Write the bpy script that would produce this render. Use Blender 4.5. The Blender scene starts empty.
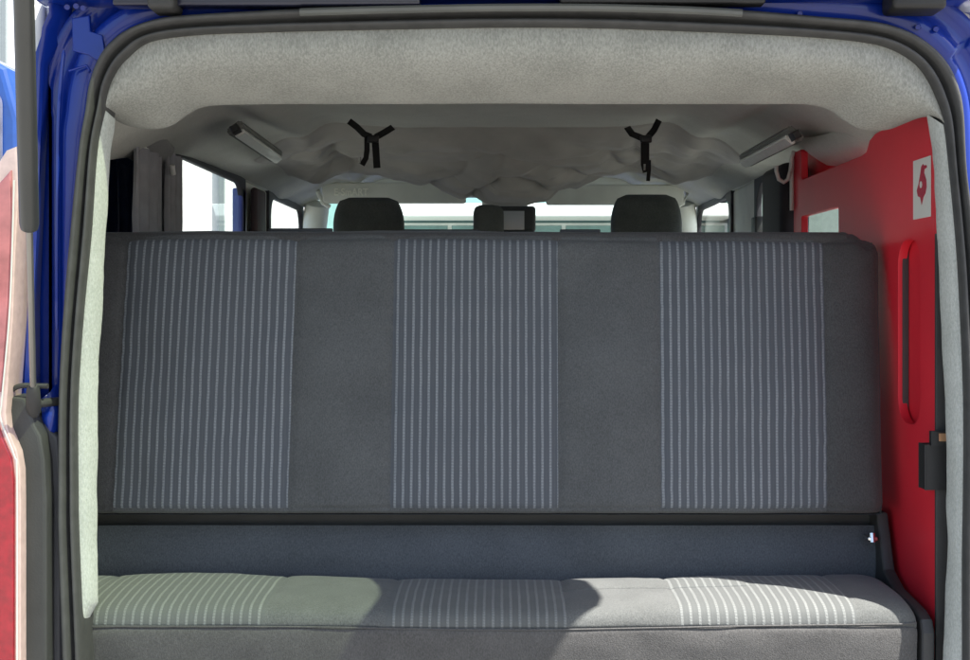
import bpy, bmesh, math, random
from mathutils import Vector, noise
random.seed(7)
sc = bpy.context.scene
COL = sc.collection
R = math.radians

# ------------------------------------------------------------------ camera
F = 1200.0; CX = 500.0; CY = 300.0; EYE = 1.45       # focal length in photo pixels, vanishing point, eye height
cam_d = bpy.data.cameras.new('camera'); cam = bpy.data.objects.new('camera', cam_d); COL.objects.link(cam)
cam.location = (0, 0, EYE); cam.rotation_euler = (R(90), 0, 0)
cam_d.sensor_width = 36; cam_d.lens = 36 * F / 970.0
cam_d.shift_x = (485 - CX) / 970.0; cam_d.shift_y = (CY - 330) / 970.0
cam_d.clip_start = 0.05; cam_d.clip_end = 2000
sc.camera = cam

# ------------------------------------------------------------------ light
SUN = Vector((1.5, -1.0, 3.0)).normalized()           # direction towards the sun
w = bpy.data.worlds.new('World'); sc.world = w; w.use_nodes = True
nt = w.node_tree; bg = nt.nodes['Background']
sky = nt.nodes.new('ShaderNodeTexSky'); sky.sky_type = 'NISHITA'; sky.sun_disc = False
sky.sun_elevation = math.asin(SUN.z); sky.sun_rotation = math.atan2(SUN.x, SUN.y)
sky.air_density = 1.0; sky.dust_density = 2.5; sky.ozone_density = 1.0
nt.links.new(sky.outputs[0], bg.inputs[0]); bg.inputs[1].default_value = 0.08
sd = bpy.data.lights.new('sun', 'SUN'); sd.energy = 4.3; sd.angle = R(0.5); sd.color = (1.0, 0.955, 0.89)
sun = bpy.data.objects.new('sun', sd); COL.objects.link(sun)
sun.rotation_euler = SUN.to_track_quat('Z', 'Y').to_euler(); sun.location = (3, -2, 6)
sc.view_settings.view_transform = 'Standard'; sc.view_settings.look = 'None'
sc.view_settings.exposure = 1.9; sc.view_settings.gamma = 1.0
sc.cycles.max_bounces = 12; sc.cycles.diffuse_bounces = 6; sc.cycles.transparent_max_bounces = 16
sc.cycles.use_denoising = True

# ------------------------------------------------------------------ materials
def new_mat(name):
    m = bpy.data.materials.new(name); m.use_nodes = True
    return m, m.node_tree, m.node_tree.nodes['Principled BSDF']
def nd(t, typ, **kw):
    n = t.nodes.new(typ)
    for k, v in kw.items(): setattr(n, k, v)
    return n
def plain(name, col, rough=0.6, metal=0.0, coat=0.0, noise_amt=0.12, nscale=14, bump=0.0, bscale=300, spec=0.5, sheen=0.0, speck=0.0):
    m, t, b = new_mat(name)
    co = nd(t, 'ShaderNodeTexCoord')
    n = nd(t, 'ShaderNodeTexNoise'); n.inputs['Scale'].default_value = nscale; n.inputs['Detail'].default_value = 5
    t.links.new(co.outputs['Object'], n.inputs['Vector'])
    mr = nd(t, 'ShaderNodeMapRange'); mr.inputs['To Min'].default_value = 1 - noise_amt; mr.inputs['To Max'].default_value = 1 + noise_amt
    mr.inputs['From Min'].default_value = .3; mr.inputs['From Max'].default_value = .7
    t.links.new(n.outputs[0], mr.inputs['Value'])
    vm = nd(t, 'ShaderNodeVectorMath', operation='SCALE'); vm.inputs[0].default_value = col[:3]
    so = mr.outputs[0]
    if speck:
        wv = nd(t, 'ShaderNodeTexNoise'); wv.inputs['Scale'].default_value = 520; wv.inputs['Detail'].default_value = 1
        mp = nd(t, 'ShaderNodeMapping'); mp.inputs['Scale'].default_value = (1, 1, .5)
        t.links.new(co.outputs['Object'], mp.inputs[0]); t.links.new(mp.outputs[0], wv.inputs['Vector'])
        ma = nd(t, 'ShaderNodeMath', operation='MULTIPLY_ADD'); ma.inputs[1].default_value = speck; ma.inputs[2].default_value = 1 - speck / 2
        t.links.new(wv.outputs[0], ma.inputs[0])
        mm = nd(t, 'ShaderNodeMath', operation='MULTIPLY'); t.links.new(ma.outputs[0], mm.inputs[0]); t.links.new(so, mm.inputs[1]); so = mm.outputs[0]
    t.links.new(so, vm.inputs['Scale']); t.links.new(vm.outputs[0], b.inputs['Base Color'])
    b.inputs['Roughness'].default_value = rough; b.inputs['Metallic'].default_value = metal
    b.inputs['Coat Weight'].default_value = coat; b.inputs['Specular IOR Level'].default_value = spec
    b.inputs['Sheen Weight'].default_value = sheen; b.inputs['Sheen Roughness'].default_value = .5
    if bump:
        n2 = nd(t, 'ShaderNodeTexNoise'); n2.inputs['Scale'].default_value = bscale; n2.inputs['Detail'].default_value = 3
        t.links.new(co.outputs['Object'], n2.inputs['Vector'])
        bp = nd(t, 'ShaderNodeBump'); bp.inputs['Strength'].default_value = bump; bp.inputs['Distance'].default_value = .002
        t.links.new(n2.outputs[0], bp.inputs['Height']); t.links.new(bp.outputs[0], b.inputs['Normal'])
    return m
def felt(name, c1, c2, scale=260):
    m, t, b = new_mat(name)
    co = nd(t, 'ShaderNodeTexCoord')
    n = nd(t, 'ShaderNodeTexNoise'); n.inputs['Scale'].default_value = scale; n.inputs['Detail'].default_value = 4; n.inputs['Roughness'].default_value = .7
    n3 = nd(t, 'ShaderNodeTexNoise'); n3.inputs['Scale'].default_value = 12; n3.inputs['Detail'].default_value = 4
    mp = nd(t, 'ShaderNodeMapping'); mp.inputs['Scale'].default_value = (1, 1, .45)
    t.links.new(co.outputs['Object'], mp.inputs[0]); t.links.new(mp.outputs[0], n.inputs['Vector']); t.links.new(co.outputs['Object'], n3.inputs['Vector'])
    ad = nd(t, 'ShaderNodeMath', operation='MULTIPLY_ADD'); ad.inputs[1].default_value = .35
    t.links.new(n3.outputs[0], ad.inputs[0]); t.links.new(n.outputs[0], ad.inputs[2])
    cr = nd(t, 'ShaderNodeValToRGB'); cr.color_ramp.elements[0].position = .50; cr.color_ramp.elements[1].position = .84
    cr.color_ramp.elements[0].color = (*c1, 1); cr.color_ramp.elements[1].color = (*c2, 1)
    t.links.new(ad.outputs[0], cr.inputs[0]); t.links.new(cr.outputs[0], b.inputs['Base Color'])
    b.inputs['Roughness'].default_value = .95; b.inputs['Specular IOR Level'].default_value = .15
    b.inputs['Sheen Weight'].default_value = .15
    bp = nd(t, 'ShaderNodeBump'); bp.inputs['Strength'].default_value = .55; bp.inputs['Distance'].default_value = .003
    t.links.new(n.outputs[0], bp.inputs['Height']); t.links.new(bp.outputs[0], b.inputs['Normal'])
    return m
def striped(name, base, dark, light):
    """woven upholstery: pale ribs every 14.7 mm, fine dotted weave between; UV in metres"""
    m, t, b = new_mat(name)
    uv = nd(t, 'ShaderNodeUVMap'); uv.uv_map = 'UV'
    sx = nd(t, 'ShaderNodeSeparateXYZ'); t.links.new(uv.outputs[0], sx.inputs[0])
    def M(op, a, b_=None, c=None, clamp=False):
        n = nd(t, 'ShaderNodeMath', operation=op); n.use_clamp = clamp
        for i, v in enumerate((a, b_, c)):
            if v is None: continue
            if isinstance(v, (int, float)): n.inputs[i].default_value = v
            else: t.links.new(v, n.inputs[i])
        return n.outputs[0]
    wob = nd(t, 'ShaderNodeTexNoise'); wob.inputs['Scale'].default_value = 30; t.links.new(uv.outputs[0], wob.inputs['Vector'])
    u = M('MULTIPLY_ADD', wob.outputs[0], .0016, sx.outputs[0])
    ph = M('FRACT', M('DIVIDE', u, .0147))
    d = M('ABSOLUTE', M('SUBTRACT', ph, .3))
    rib = M('SUBTRACT', 1, M('DIVIDE', M('SUBTRACT', d, .10), .09, clamp=True))
    rib = M('MULTIPLY', rib, M('LESS_THAN', d, .3))
    d2 = M('ABSOLUTE', M('SUBTRACT', ph, .8))
    thin = M('SUBTRACT', 1, M('DIVIDE', d2, .09), clamp=True)
    wv = M('SINE', M('MULTIPLY', sx.outputs[1], 2 * math.pi / .0052))
    dash = M('MULTIPLY_ADD', wv, .20, .78)
    na = nd(t, 'ShaderNodeTexNoise'); na.inputs['Scale'].default_value = 420; na.inputs['Detail'].default_value = 2; t.links.new(uv.outputs[0], na.inputs['Vector'])
    nb = nd(t, 'ShaderNodeTexNoise'); nb.inputs['Scale'].default_value = 11; nb.inputs['Detail'].default_value = 3; t.links.new(uv.outputs[0], nb.inputs['Vector'])
    mrn = M('MULTIPLY_ADD', nb.outputs[0], .9, .45)
    f = M('MULTIPLY', M('MULTIPLY', rib, dash), M('MULTIPLY', mrn, M('MULTIPLY_ADD', na.outputs[0], 1.3, .35)), clamp=True)
    f2 = M('MULTIPLY', thin, M('MULTIPLY_ADD', wv, .2, .35), clamp=True)
    mx = nd(t, 'ShaderNodeMix', data_type='RGBA'); mx.inputs[6].default_value = (*base, 1); mx.inputs[7].default_value = (*dark, 1)
    t.links.new(f2, mx.inputs[0])
    mx2 = nd(t, 'ShaderNodeMix', data_type='RGBA'); mx2.inputs[7].default_value = (*light, 1)
    t.links.new(mx.outputs[2], mx2.inputs[6]); t.links.new(f, mx2.inputs[0])
    t.links.new(mx2.outputs[2], b.inputs['Base Color'])
    b.inputs['Roughness'].default_value = .9; b.inputs['Specular IOR Level'].default_value = .2; b.inputs['Sheen Weight'].default_value = .12
    bp = nd(t, 'ShaderNodeBump'); bp.inputs['Strength'].default_value = .5; bp.inputs['Distance'].default_value = .0012
    t.links.new(M('ADD', f, M('MULTIPLY', na.outputs[0], .5)), bp.inputs['Height']); t.links.new(bp.outputs[0], b.inputs['Normal'])
    return m
def glass(name, tint, rough=0.0, gloss=.06):
    m, t, b = new_mat(name); t.nodes.remove(b)
    out = [n for n in t.nodes if n.type == 'OUTPUT_MATERIAL'][0]
    tr = nd(t, 'ShaderNodeBsdfTransparent'); tr.inputs[0].default_value = (*tint, 1)
    gl = nd(t, 'ShaderNodeBsdfGlossy'); gl.inputs['Roughness'].default_value = rough
    fr = nd(t, 'ShaderNodeFresnel'); fr.inputs[0].default_value = 1.45
    ge = nd(t, 'ShaderNodeNewGeometry')             # no second reflection where light leaves the pane
    iv = nd(t, 'ShaderNodeMath', operation='MULTIPLY_ADD'); iv.inputs[1].default_value = -1; iv.inputs[2].default_value = 1; t.links.new(ge.outputs['Backfacing'], iv.inputs[0])
    mu = nd(t, 'ShaderNodeMath', operation='MULTIPLY'); t.links.new(fr.outputs[0], mu.inputs[0]); t.links.new(iv.outputs[0], mu.inputs[1])
    mx = nd(t, 'ShaderNodeMixShader'); t.links.new(mu.outputs[0], mx.inputs[0])
    t.links.new(tr.outputs[0], mx.inputs[1]); t.links.new(gl.outputs[0], mx.inputs[2]); t.links.new(mx.outputs[0], out.inputs[0])
    return m

M_blue = plain('blue_paint', (.005, .028, .27), .28, coat=.6, noise_amt=.05, bump=.02, bscale=40, spec=.25)
M_rubber = plain('seal_rubber', (.060, .060, .058), .5, noise_amt=.15, nscale=40, bump=.25, bscale=120, spec=.4)
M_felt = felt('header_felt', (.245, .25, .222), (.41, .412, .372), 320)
M_trimfelt = felt('pillar_felt', (.37, .39, .352), (.53, .55, .51), 400)
M_lining = felt('roof_lining', (.46, .46, .41), (.58, .58, .52), 300)
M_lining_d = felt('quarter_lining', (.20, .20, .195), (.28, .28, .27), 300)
M_cloth = plain('drape_cloth', (.40, .38, .35), .9, noise_amt=.12, nscale=9, bump=.3, bscale=500, spec=.2, sheen=.2)
M_curtain = plain('curtain_cloth', (.30, .30, .315), .9, noise_amt=.1, nscale=30, bump=.3, bscale=400, spec=.2)
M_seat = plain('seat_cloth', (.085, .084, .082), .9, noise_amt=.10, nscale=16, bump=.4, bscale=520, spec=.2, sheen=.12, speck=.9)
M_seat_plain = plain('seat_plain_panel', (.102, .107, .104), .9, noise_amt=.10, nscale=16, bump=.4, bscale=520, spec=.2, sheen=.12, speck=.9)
M_back_plain = plain('backrest_plain_panel', (.084, .088, .089), .9, noise_amt=.10, nscale=10, bump=.4, bscale=520, spec=.2, sheen=.12, speck=.9)
M_back_side = plain('backrest_side_panel', (.062, .062, .062), .9, noise_amt=.10, nscale=10, bump=.4, bscale=520, spec=.2, sheen=.12, speck=.9)
M_stripe = striped('striped_weave', (.080, .088, .099), (.100, .108, .118), (.235, .25, .263))
M_stripe2 = striped('striped_seat_weave', (.098, .104, .102), (.112, .118, .116), (.19, .20, .195))
M_panel = plain('lower_panel_cloth', (.088, .097, .108), .85, noise_amt=.12, nscale=7, bump=.3, bscale=400, spec=.25, speck=.9)
M_black = plain('black_plastic', (.018, .018, .018), .5, noise_amt=.1, bump=.15, bscale=250)
M_dkgrey = plain('dark_grey_plastic', (.045, .045, .044), .6, noise_amt=.15, bump=.2, bscale=250)
M_grey = plain('grey_trim_plastic', (.76, .77, .70), .7, noise_amt=.06, bump=.1, bscale=250)
M_darktrim = plain('dark_window_surround', (.03, .028, .035), .6, noise_amt=.1)
M_headrest = plain('headrest_cloth', (.11, .116, .11), .9, noise_amt=.12, nscale=18, bump=.4, bscale=420, spec=.2, speck=.9)
M_web = plain('webbing', (.010, .010, .010), .8, noise_amt=.1, bump=.3, bscale=700)
M_red = plain('red_board', (.72, .022, .04), .5, noise_amt=.06, nscale=5, bump=.03, bscale=60)
M_white = plain('white_plastic', (.72, .72, .68), .45, noise_amt=.03)
M_chrome = plain('chrome', (.75, .75, .75), .12, metal=1.0, noise_amt=.02)
M_steel = plain('strut_rod_steel', (.35, .34, .31), .35, metal=.8, noise_amt=.05)
M_strut = plain('strut_tube', (.055, .058, .054), .38, noise_amt=.05, coat=.3)
M_sticker = plain('sticker_paper', (.72, .72, .66), .5, noise_amt=.03)
M_stred = plain('sticker_red_ink', (.45, .02, .05), .5, noise_amt=.2, nscale=300)
M_ink = plain('pale_print', (.95, .95, .85), .6, noise_amt=.05)
M_tube = plain('lamp_cover', (.86, .87, .82), .4, noise_amt=.05, nscale=60, coat=.2)
M_housing = plain('lamp_housing', (.22, .22, .20), .6)
M_glass = glass('window_glass', (.93, .97, .95))
M_dglass = glass('dark_glass', (.04, .04, .05))
M_wglass = glass('windscreen_glass', (.80, .95, .92))
M_tglass = glass('tailgate_glass', (.51, .555, .475))
M_lens_red = plain('lamp_lens_red', (.36, .003, .016), .12, noise_amt=.2, nscale=80, coat=1.0)
M_lens_pink = plain('lamp_lens_clear_rim', (.66, .47, .45), .15, noise_amt=.1, nscale=60, coat=1.0)
M_asphalt = plain('concrete_paving', (.19, .185, .175), .9, noise_amt=.15, nscale=3, bump=.6, bscale=60)
M_wallw = plain('white_wall_paint', (.80, .80, .78), .7, noise_amt=.03)
M_wallt = plain('teal_grey_cladding', (.16, .28, .28), .6, noise_amt=.08)
M_shop = plain('pale_teal_wall', (.16, .27, .27), .6, noise_amt=.08)
M_floor = plain('van_floor', (.06, .06, .06), .8)
M_shipblue = plain('parked_blue_paint', (.01, .05, .22), .3, coat=.8)

# ------------------------------------------------------------------ helpers
def at(px, py, Y):
    return Vector(((px - CX) * Y / F, Y, EYE - (py - CY) * Y / F))
def link(o, parent=None):
    COL.objects.link(o)
    if parent is not None: o.parent = parent
    return o
def mk(name, verts, faces, mat, parent=None, smooth=True, mats=None, fm=None, uvs=None, loc=None, auto=None):
    me = bpy.data.meshes.new(name)
    off = Vector((0, 0, 0))
    if parent is not None: off = parent_loc(parent)
    if parent is None:
        xs = [v[0] for v in verts]; ys = [v[1] for v in verts]; zs = [v[2] for v in verts]
        org = Vector(((min(xs) + max(xs)) / 2, (min(ys) + max(ys)) / 2, min(zs))) if loc is None else Vector(loc)
    else: org = off
    me.from_pydata([tuple(Vector(v) - org) for v in verts], [], faces); me.update()
    for m in (mats or [mat]): me.materials.append(m)
    if fm:
        for p, i in zip(me.polygons, fm): p.material_index = i
    if uvs:
        ul = me.uv_layers.new(name='UV')
        for p in me.polygons:
            for li in p.loop_indices: ul.data[li].uv = uvs[me.loops[li].vertex_index]
    bm = bmesh.new(); bm.from_mesh(me); bmesh.ops.recalc_face_normals(bm, faces=bm.faces) if not uvs else None
    bm.to_mesh(me); bm.free()
    for p in me.polygons: p.use_smooth = smooth
    if smooth and auto:
        bm = bmesh.new(); bm.from_mesh(me)
        for e in bm.edges:
            if len(e.link_faces) == 2 and e.calc_face_angle() > R(auto): e.smooth = False
        bm.to_mesh(me); bm.free()
    o = bpy.data.objects.new(name, me)
    if parent is None: o.location = org
    link(o, parent)
    return o
def parent_loc(p):
    v = Vector((0, 0, 0))
    while p is not None: v += Vector(p.location); p = p.parent
    return v
def thing(name, label, cat, loc, group=None):
    o = bpy.data.objects.new(name, None); o.empty_display_size = .1; COL.objects.link(o); o.location = loc
    o['label'] = label; o['category'] = cat
    if group: o['group'] = group
    return o
def tag(o, label, cat, group=None):
    o['label'] = label; o['category'] = cat
    if group: o['group'] = group
    return o
def struct(o): o['kind'] = 'structure'; return o

class B:                                              # collects bevelled boxes, tubes, ... into one mesh
    def __init__(s): s.v = []; s.f = []
    def add(s, vs, fs):
        n = len(s.v); s.v += [Vector(v) for v in vs]; s.f += [tuple(i + n for i in f) for f in fs]
        return s
    def bm(s, bm):
        bm.verts.ensure_lookup_table(); bm.verts.index_update()
        s.add([v.co.copy() for v in bm.verts], [[v.index for v in f.verts] for f in bm.faces]); bm.free(); return s
    def box(s, a, b, bev=0.0, seg=3, rot=None, piv=None):
        a = Vector(a); b = Vector(b)
        bm = bmesh.new(); bmesh.ops.create_cube(bm, size=1)
        for v in bm.verts: v.co = Vector([(a[i] + b[i]) / 2 + v.co[i] * (b[i] - a[i]) for i in range(3)])
        if bev: bmesh.ops.bevel(bm, geom=bm.edges[:], offset=bev, segments=seg, affect='EDGES', profile=.5)
        if rot is not None:
            c = Vector(piv) if piv is not None else (a + b) / 2
            for v in bm.verts: v.co = c + rot @ (v.co - c)
        return s.bm(bm)
    def tube(s, pts, r, seg=12, cap=True):
        pts = [Vector(p) for p in pts]; rr = r if isinstance(r, (list, tuple)) else [r] * len(pts)
        vs = []; fs = []; up = Vector((.3, .2, 1)).normalized()
        for i, p in enumerate(pts):
            d = (pts[min(i + 1, len(pts) - 1)] - pts[max(i - 1, 0)]).normalized()
            a = d.cross(up).normalized(); b = d.cross(a).normalized()
            for k in range(seg):
                t = 2 * math.pi * k / seg
                vs.append(p + (a * math.cos(t) + b * math.sin(t)) * rr[i])
        for i in range(len(pts) - 1):
            for k in range(seg):
                k2 = (k + 1) % seg
                fs.append((i * seg + k, i * seg + k2, (i + 1) * seg + k2, (i + 1) * seg + k))
        if cap: fs.append(tuple(range(seg))); fs.append(tuple((len(pts) - 1) * seg + k for k in range(seg)))
        return s.add(vs, fs)
    def build(s, name, mat, parent=None, smooth=True, auto=40):
        return mk(name, s.v, s.f, mat, parent, smooth, auto=auto)

def crom(pts, n):
    """Catmull-Rom through pts (tuples of any length), n samples per span"""
    out = []
    for i in range(len(pts) - 1):
        p0 = pts[max(i - 1, 0)]; p1 = pts[i]; p2 = pts[i + 1]; p3 = pts[min(i + 2, len(pts) - 1)]
        for k in range(n):
            t = k / n
            out.append(tuple(.5 * ((2 * b) + (-a + c) * t + (2 * a - 5 * b + 4 * c - d) * t * t + (-a + 3 * b - 3 * c + d) * t ** 3)
                             for a, b, c, d in zip(p0, p1, p2, p3)))
    out.append(tuple(pts[-1])); return out
def grid(rows, flip=False):
    n = len(rows[0]); vs = [v for r in rows for v in r]; fs = []
    for j in range(len(rows) - 1):
        for i in range(n - 1):
            f = (j * n + i, j * n + i + 1, (j + 1) * n + i + 1, (j + 1) * n + i)
            fs.append(f[::-1] if flip else f)
    return vs, fs
def plate(name, loops, plane, t, mat, parent=None, bev=0.0):
    """flat board with holes; plane 'YZ' at x=.., or 'XZ' at y=..; loops = outline then holes; extruded over t"""
    ax, pos = plane
    cu = bpy.data.curves.new('tmp', 'CURVE'); cu.dimensions = '2D'; cu.fill_mode = 'BOTH'
    cu.extrude = t / 2 - bev; cu.bevel_depth = bev; cu.bevel_resolution = 2; cu.offset = -bev
    for lp in loops:
        sp = cu.splines.new('POLY'); sp.points.add(len(lp) - 1)
        for p, (a, b) in zip(sp.points, lp): p.co = (a, b, 0, 1)
        sp.use_cyclic_u = True
    o = bpy.data.objects.new('tmp', cu); COL.objects.link(o)
    me = bpy.data.meshes.new_from_object(o.evaluated_get(bpy.context.evaluated_depsgraph_get()))
    vs = []
    for v in me.vertices:
        a, b, c = v.co
        vs.append((pos + t / 2 + c, a, b) if ax == 'YZ' else (a, pos + t / 2 + c, b))
    fs = [tuple(p.vertices) for p in me.polygons]
    bpy.data.objects.remove(o); bpy.data.curves.remove(cu); bpy.data.meshes.remove(me)
    return mk(name, vs, fs, mat, parent, smooth=True, auto=25)
def rrect(a0, b0, a1, b1, r, n=6):
    pts = []
    for (cx, cy, s) in ((a1 - r, b1 - r, 0), (a0 + r, b1 - r, 90), (a0 + r, b0 + r, 180), (a1 - r, b0 + r, 270)):
        for k in range(n + 1):
            t = R(s + 90 * k / n); pts.append((cx + r * math.cos(t), cy + r * math.sin(t)))
    return pts
def fbm(x, y, z, o=4):
    return noise.fractal(Vector((x, y, z)), 1.0, 2.0, o)

# ------------------------------------------------------------------ ground and buildings around
g = mk('ground', [(-400, -400, 0), (400, -400, 0), (400, 400, 0), (-400, 400, 0)], [(0, 1, 2, 3)], M_asphalt, None, False, loc=(0, 0, 0)); struct(g)

bld = thing('white_building', 'white ribbed building filling the left side window of the van', 'building', (-6, 16.4, 0))
bb = B(); bb.box((-9.5, 16, 0), (-2.65, 22, 7)); bb.build('wall', M_wallw, bld, False)
for i in range(9):
    r_ = B(); x = -3.12 - i * .58; r_.box((x - .035, 15.93, .1), (x + .035, 16.0, 6.9)); r_.build('rib', plain('rib_paint', (.17, .20, .21), .7, noise_amt=.03) if i == 0 else bpy.data.materials['rib_paint'], bld, False)
bb = B(); bb.box((-9.6, 15.95, 7.0), (-2.6, 22.1, 7.25), .03); bb.build('roof_edge', M_grey, bld, False)

shp = thing('teal_building', 'pale teal building with a white band behind the windscreen', 'building', (1, 18, 0))
bb = B(); bb.box((-2.6, 18, 0), (3.3, 24, 5.5)); bb.build('wall', M_shop, shp, False)
bb = B(); bb.box((-1.9, 17.1, 2.64), (3.35, 17.99, 2.83), .02); bb.build('canopy', M_wallw, shp, False)
for i in range(3):
    x0 = -1.5 + i * 1.7
    wn = B(); wn.box((x0, 17.94, .9), (x0 + 1.5, 17.99, 2.60)); wf = wn.build('window', M_wallw, shp, False)
    p_ = B(); p_.box((x0 + .05, 17.90, .96), (x0 + .72, 17.935, 2.56)); p_.box((x0 + .78, 17.90, .96), (x0 + 1.45, 17.935, 2.56)); p_.build('pane', M_glass if False else plain('shop_pane', (.10, .19, .19), .08, coat=1, noise_amt=.3, nscale=2) if i == 0 else bpy.data.materials['shop_pane'], wf, False)
bb = B(); bb.box((-2.7, 17.9, 5.5), (3.4, 24.1, 5.7), .03); bb.build('roof_edge', M_grey, shp, False)

rb = thing('side_building', 'grey green building seen through the cutout of the red board', 'building', (9, 19, 0))
bb = B(); bb.box((3.6, 17, 0), (13, 23, 7)); bb.build('wall', plain('side_wall_paint', (.14, .175, .16), .7), rb, False)
for i in range(4):
    x0 = 5.6 + i * 1.9
    wn = B(); wn.box((x0, 16.95, 3.6), (x0 + 1.2, 16.997, 5.0)); wn.build('window', bpy.data.materials['shop_pane'], rb, False)

# blue van parked on the left, seen in the sliver beside the strut
pv = thing('parked_van', 'blue van parked beyond the tail lamp at the left edge', 'van', (-4.5, 6, 0))
o_ = [(-7.0, .35), (-2.05, .35), (-2.0, 1.0), (-2.0, 2.2), (-2.06, 2.42), (-2.3, 2.55), (-6.0, 2.55), (-6.6, 1.5), (-7.1, 1.25)]
plate('body', [o_], ('XZ', 5.0), 1.8, M_shipblue, pv, .03)
M_vglass = plain('parked_van_window', (.16, .16, .20), .15, coat=1, noise_amt=.4, nscale=6)
for (a, b_) in ((-3.1, -2.07), (-4.5, -3.3), (-5.9, -4.7)):
    plate('window', [rrect(a, 1.45, b_, 2.34, .08)], ('XZ', 4.975), .02, M_vglass, pv)
for x in (-2.9, -6.1):
    for y in (4.97, 6.6):
        wb = B(); wb.tube([(x, y, .33), (x, y + .22, .33)], .33, 28); wh = wb.build('wheel', M_black, pv)
        wr = B(); wr.tube([(x, y - .015, .33), (x, y - .002, .33)], .2, 24); wr.build('rim', M_chrome, wh)

# ------------------------------------------------------------------ THE VAN
van = thing('van', 'blue van with open tailgate, felt lined roof and black rubber door seal', 'van', (0, 3.4, 0))

ST = [  # rear opening seal: outer px, outer py, inner px, inner py
 (64, 780, 86, 780), (62, 660, 82, 660), (58, 540, 77, 540), (58, 490, 76, 490), (59, 400, 76, 400), (63, 320, 81, 320), (70, 235, 89, 235),
 (79, 150, 95, 150), (85, 113, 103, 108), (89, 85, 108, 85), (98, 59, 117, 67), (111, 41, 129, 54), (129, 28, 144, 42.5), (155, 18.5, 165, 37),
 (180, 14.5, 206, 33), (250, 10, 250, 31.5), (300, 7.5, 300, 30), (400, 4, 400, 28), (500, 2, 500, 26.3), (600, 2.5, 600, 27), (700, 6, 700, 30.5),
 (760, 10, 760, 33), (820, 15.5, 815, 36), (875, 20.6, 865, 41), (909, 31, 893, 48), (931, 45, 915, 61), (947, 62, 929, 78), (957, 82, 940, 102),
 (963, 110, 947, 127), (966, 170, 952, 170), (974, 235, 958, 235), (980, 300, 962, 300), (984, 400, 966, 400), (984, 490, 966, 490),
 (983, 560, 965, 560), (982, 660, 965, 660), (982, 780, 965, 780)]
STd = crom(ST, 8)
YO = 1.9
def pxloop_(pts, Y): return [((a - CX) * Y / F, EYE - (b - CY) * Y / F) for a, b in pts]
def X(px, Y=YO): return (px - CX) * Y / F
def Z(py, Y=YO): return EYE - (py - CY) * Y / F
prof = [(-.02, 1.955), (0, 1.925), (.04, 1.903), (.13, 1.889), (.26, 1.884), (.40, 1.888), (.50, 1.899), (.555, 1.915), (.60, 1.915), (.64, 1.901), (.74, 1.893), (.86, 1.895), (.95, 1.905), (1.0, 1.925), (1.01, 1.96)]
rows = []
for t, y in prof:
    rows.append([Vector((X(a + (c - a) * t), y, Z(b + (d - b) * t))) for a, b, c, d in STd])
vs, fs = grid(rows)
# raised moulding line running round the outer lip
mk('door_seal', vs, fs, M_rubber, van)
# rounded grey end piece lying on the top lip
eb = B(); eb.tube([at(x, y, 1.878) for x, y in crom([(300, 12), (400, 9.2), (500, 7.5), (600, 7.6), (690, 10.2), (742, 13)], 5)], .0062, 8); eb.build('seal_cover_strip', plain('seal_strip', (.12, .125, .115), .45), van)

# blue body round the opening: flange, step into the gutter, outer shell
N = len(STd)
body_rows = [[] for _ in range(10)]
def body_off(i):
    a, b, c, d = STd[i]
    a0, b0 = STd[max(i - 1, 0)][:2]; a1, b1 = STd[min(i + 1, N - 1)][:2]
    tx, ty = a1 - a0, b1 - b0; L = math.hypot(tx, ty) or 1
    return (ty / L, -tx / L)
for i in range(N):
    a, b, c, d = STd[i]; nx, ny = body_off(i)
    side = 1 if a > 500 else 0
    # outward distance in px of the flange: narrow where the seal leans out
    e1 = max(6, a - 56) if not side else 14
    if b < 60: e1 = max(e1, 24)
    e1 = min(e1, 26) if b < 200 else e1
    P = lambda k, y: Vector((X(a + nx * k), y, Z(b + ny * k)))
    km = (a - 37) / -nx if (not side and nx < -.05) else 999
    seq = [(-4, 1.95), (2, 1.935), (e1 * .8, 1.93), (e1 + 1, 1.932), (e1 + 4, 1.945), (e1 + 6, 1.962), (e1 + 22, 1.964), (e1 + 26, 1.96), (e1 + 34, 1.95), (e1 + 40, 1.966)]
    for r_, (k, y) in zip(body_rows, seq): r_.append(P(min(k, km), y))
vs, fs = grid(body_rows)
mk('body_frame', vs, fs, M_blue, van)
# pressed details on the left pillar: hinge pad, stiffening embossing and bolts
plate('pressed_pad', [pxloop_([(70, 17), (88, 14), (89, 30), (101, 34), (103, 49), (96, 60), (87, 54), (71, 50)], 1.92)], ('XZ', 1.9265), .01, M_blue, van, .002)
bx = B()
bx.tube([at(x, y, 1.919) for x, y in ((69, 71), (78, 68), (87, 65.5), (90, 71))], .0022, 8); bx.build('pressed_ridge', M_blue, van)
bx = B(); bx.tube([at(x, y, 1.926) for x, y in crom([(64, 50), (61, 80), (59, 110), (58, 150), (57, 240), (57, 330)], 5)], [.0015] + [.003] * 24 + [.002], 8); bx.build('pressed_ridge', M_blue, van)
for (px, py) in ((67, 7), (76, 6), (83, 8)):
    bo = B(); bo.tube([at(px, py, 1.94), at(px, py, 1.915)], .0025, 6); bo.tube([at(px, py, 1.925), at(px, py, 1.92)], .0045, 10); bo.build('bolt', M_blue, van)
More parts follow.
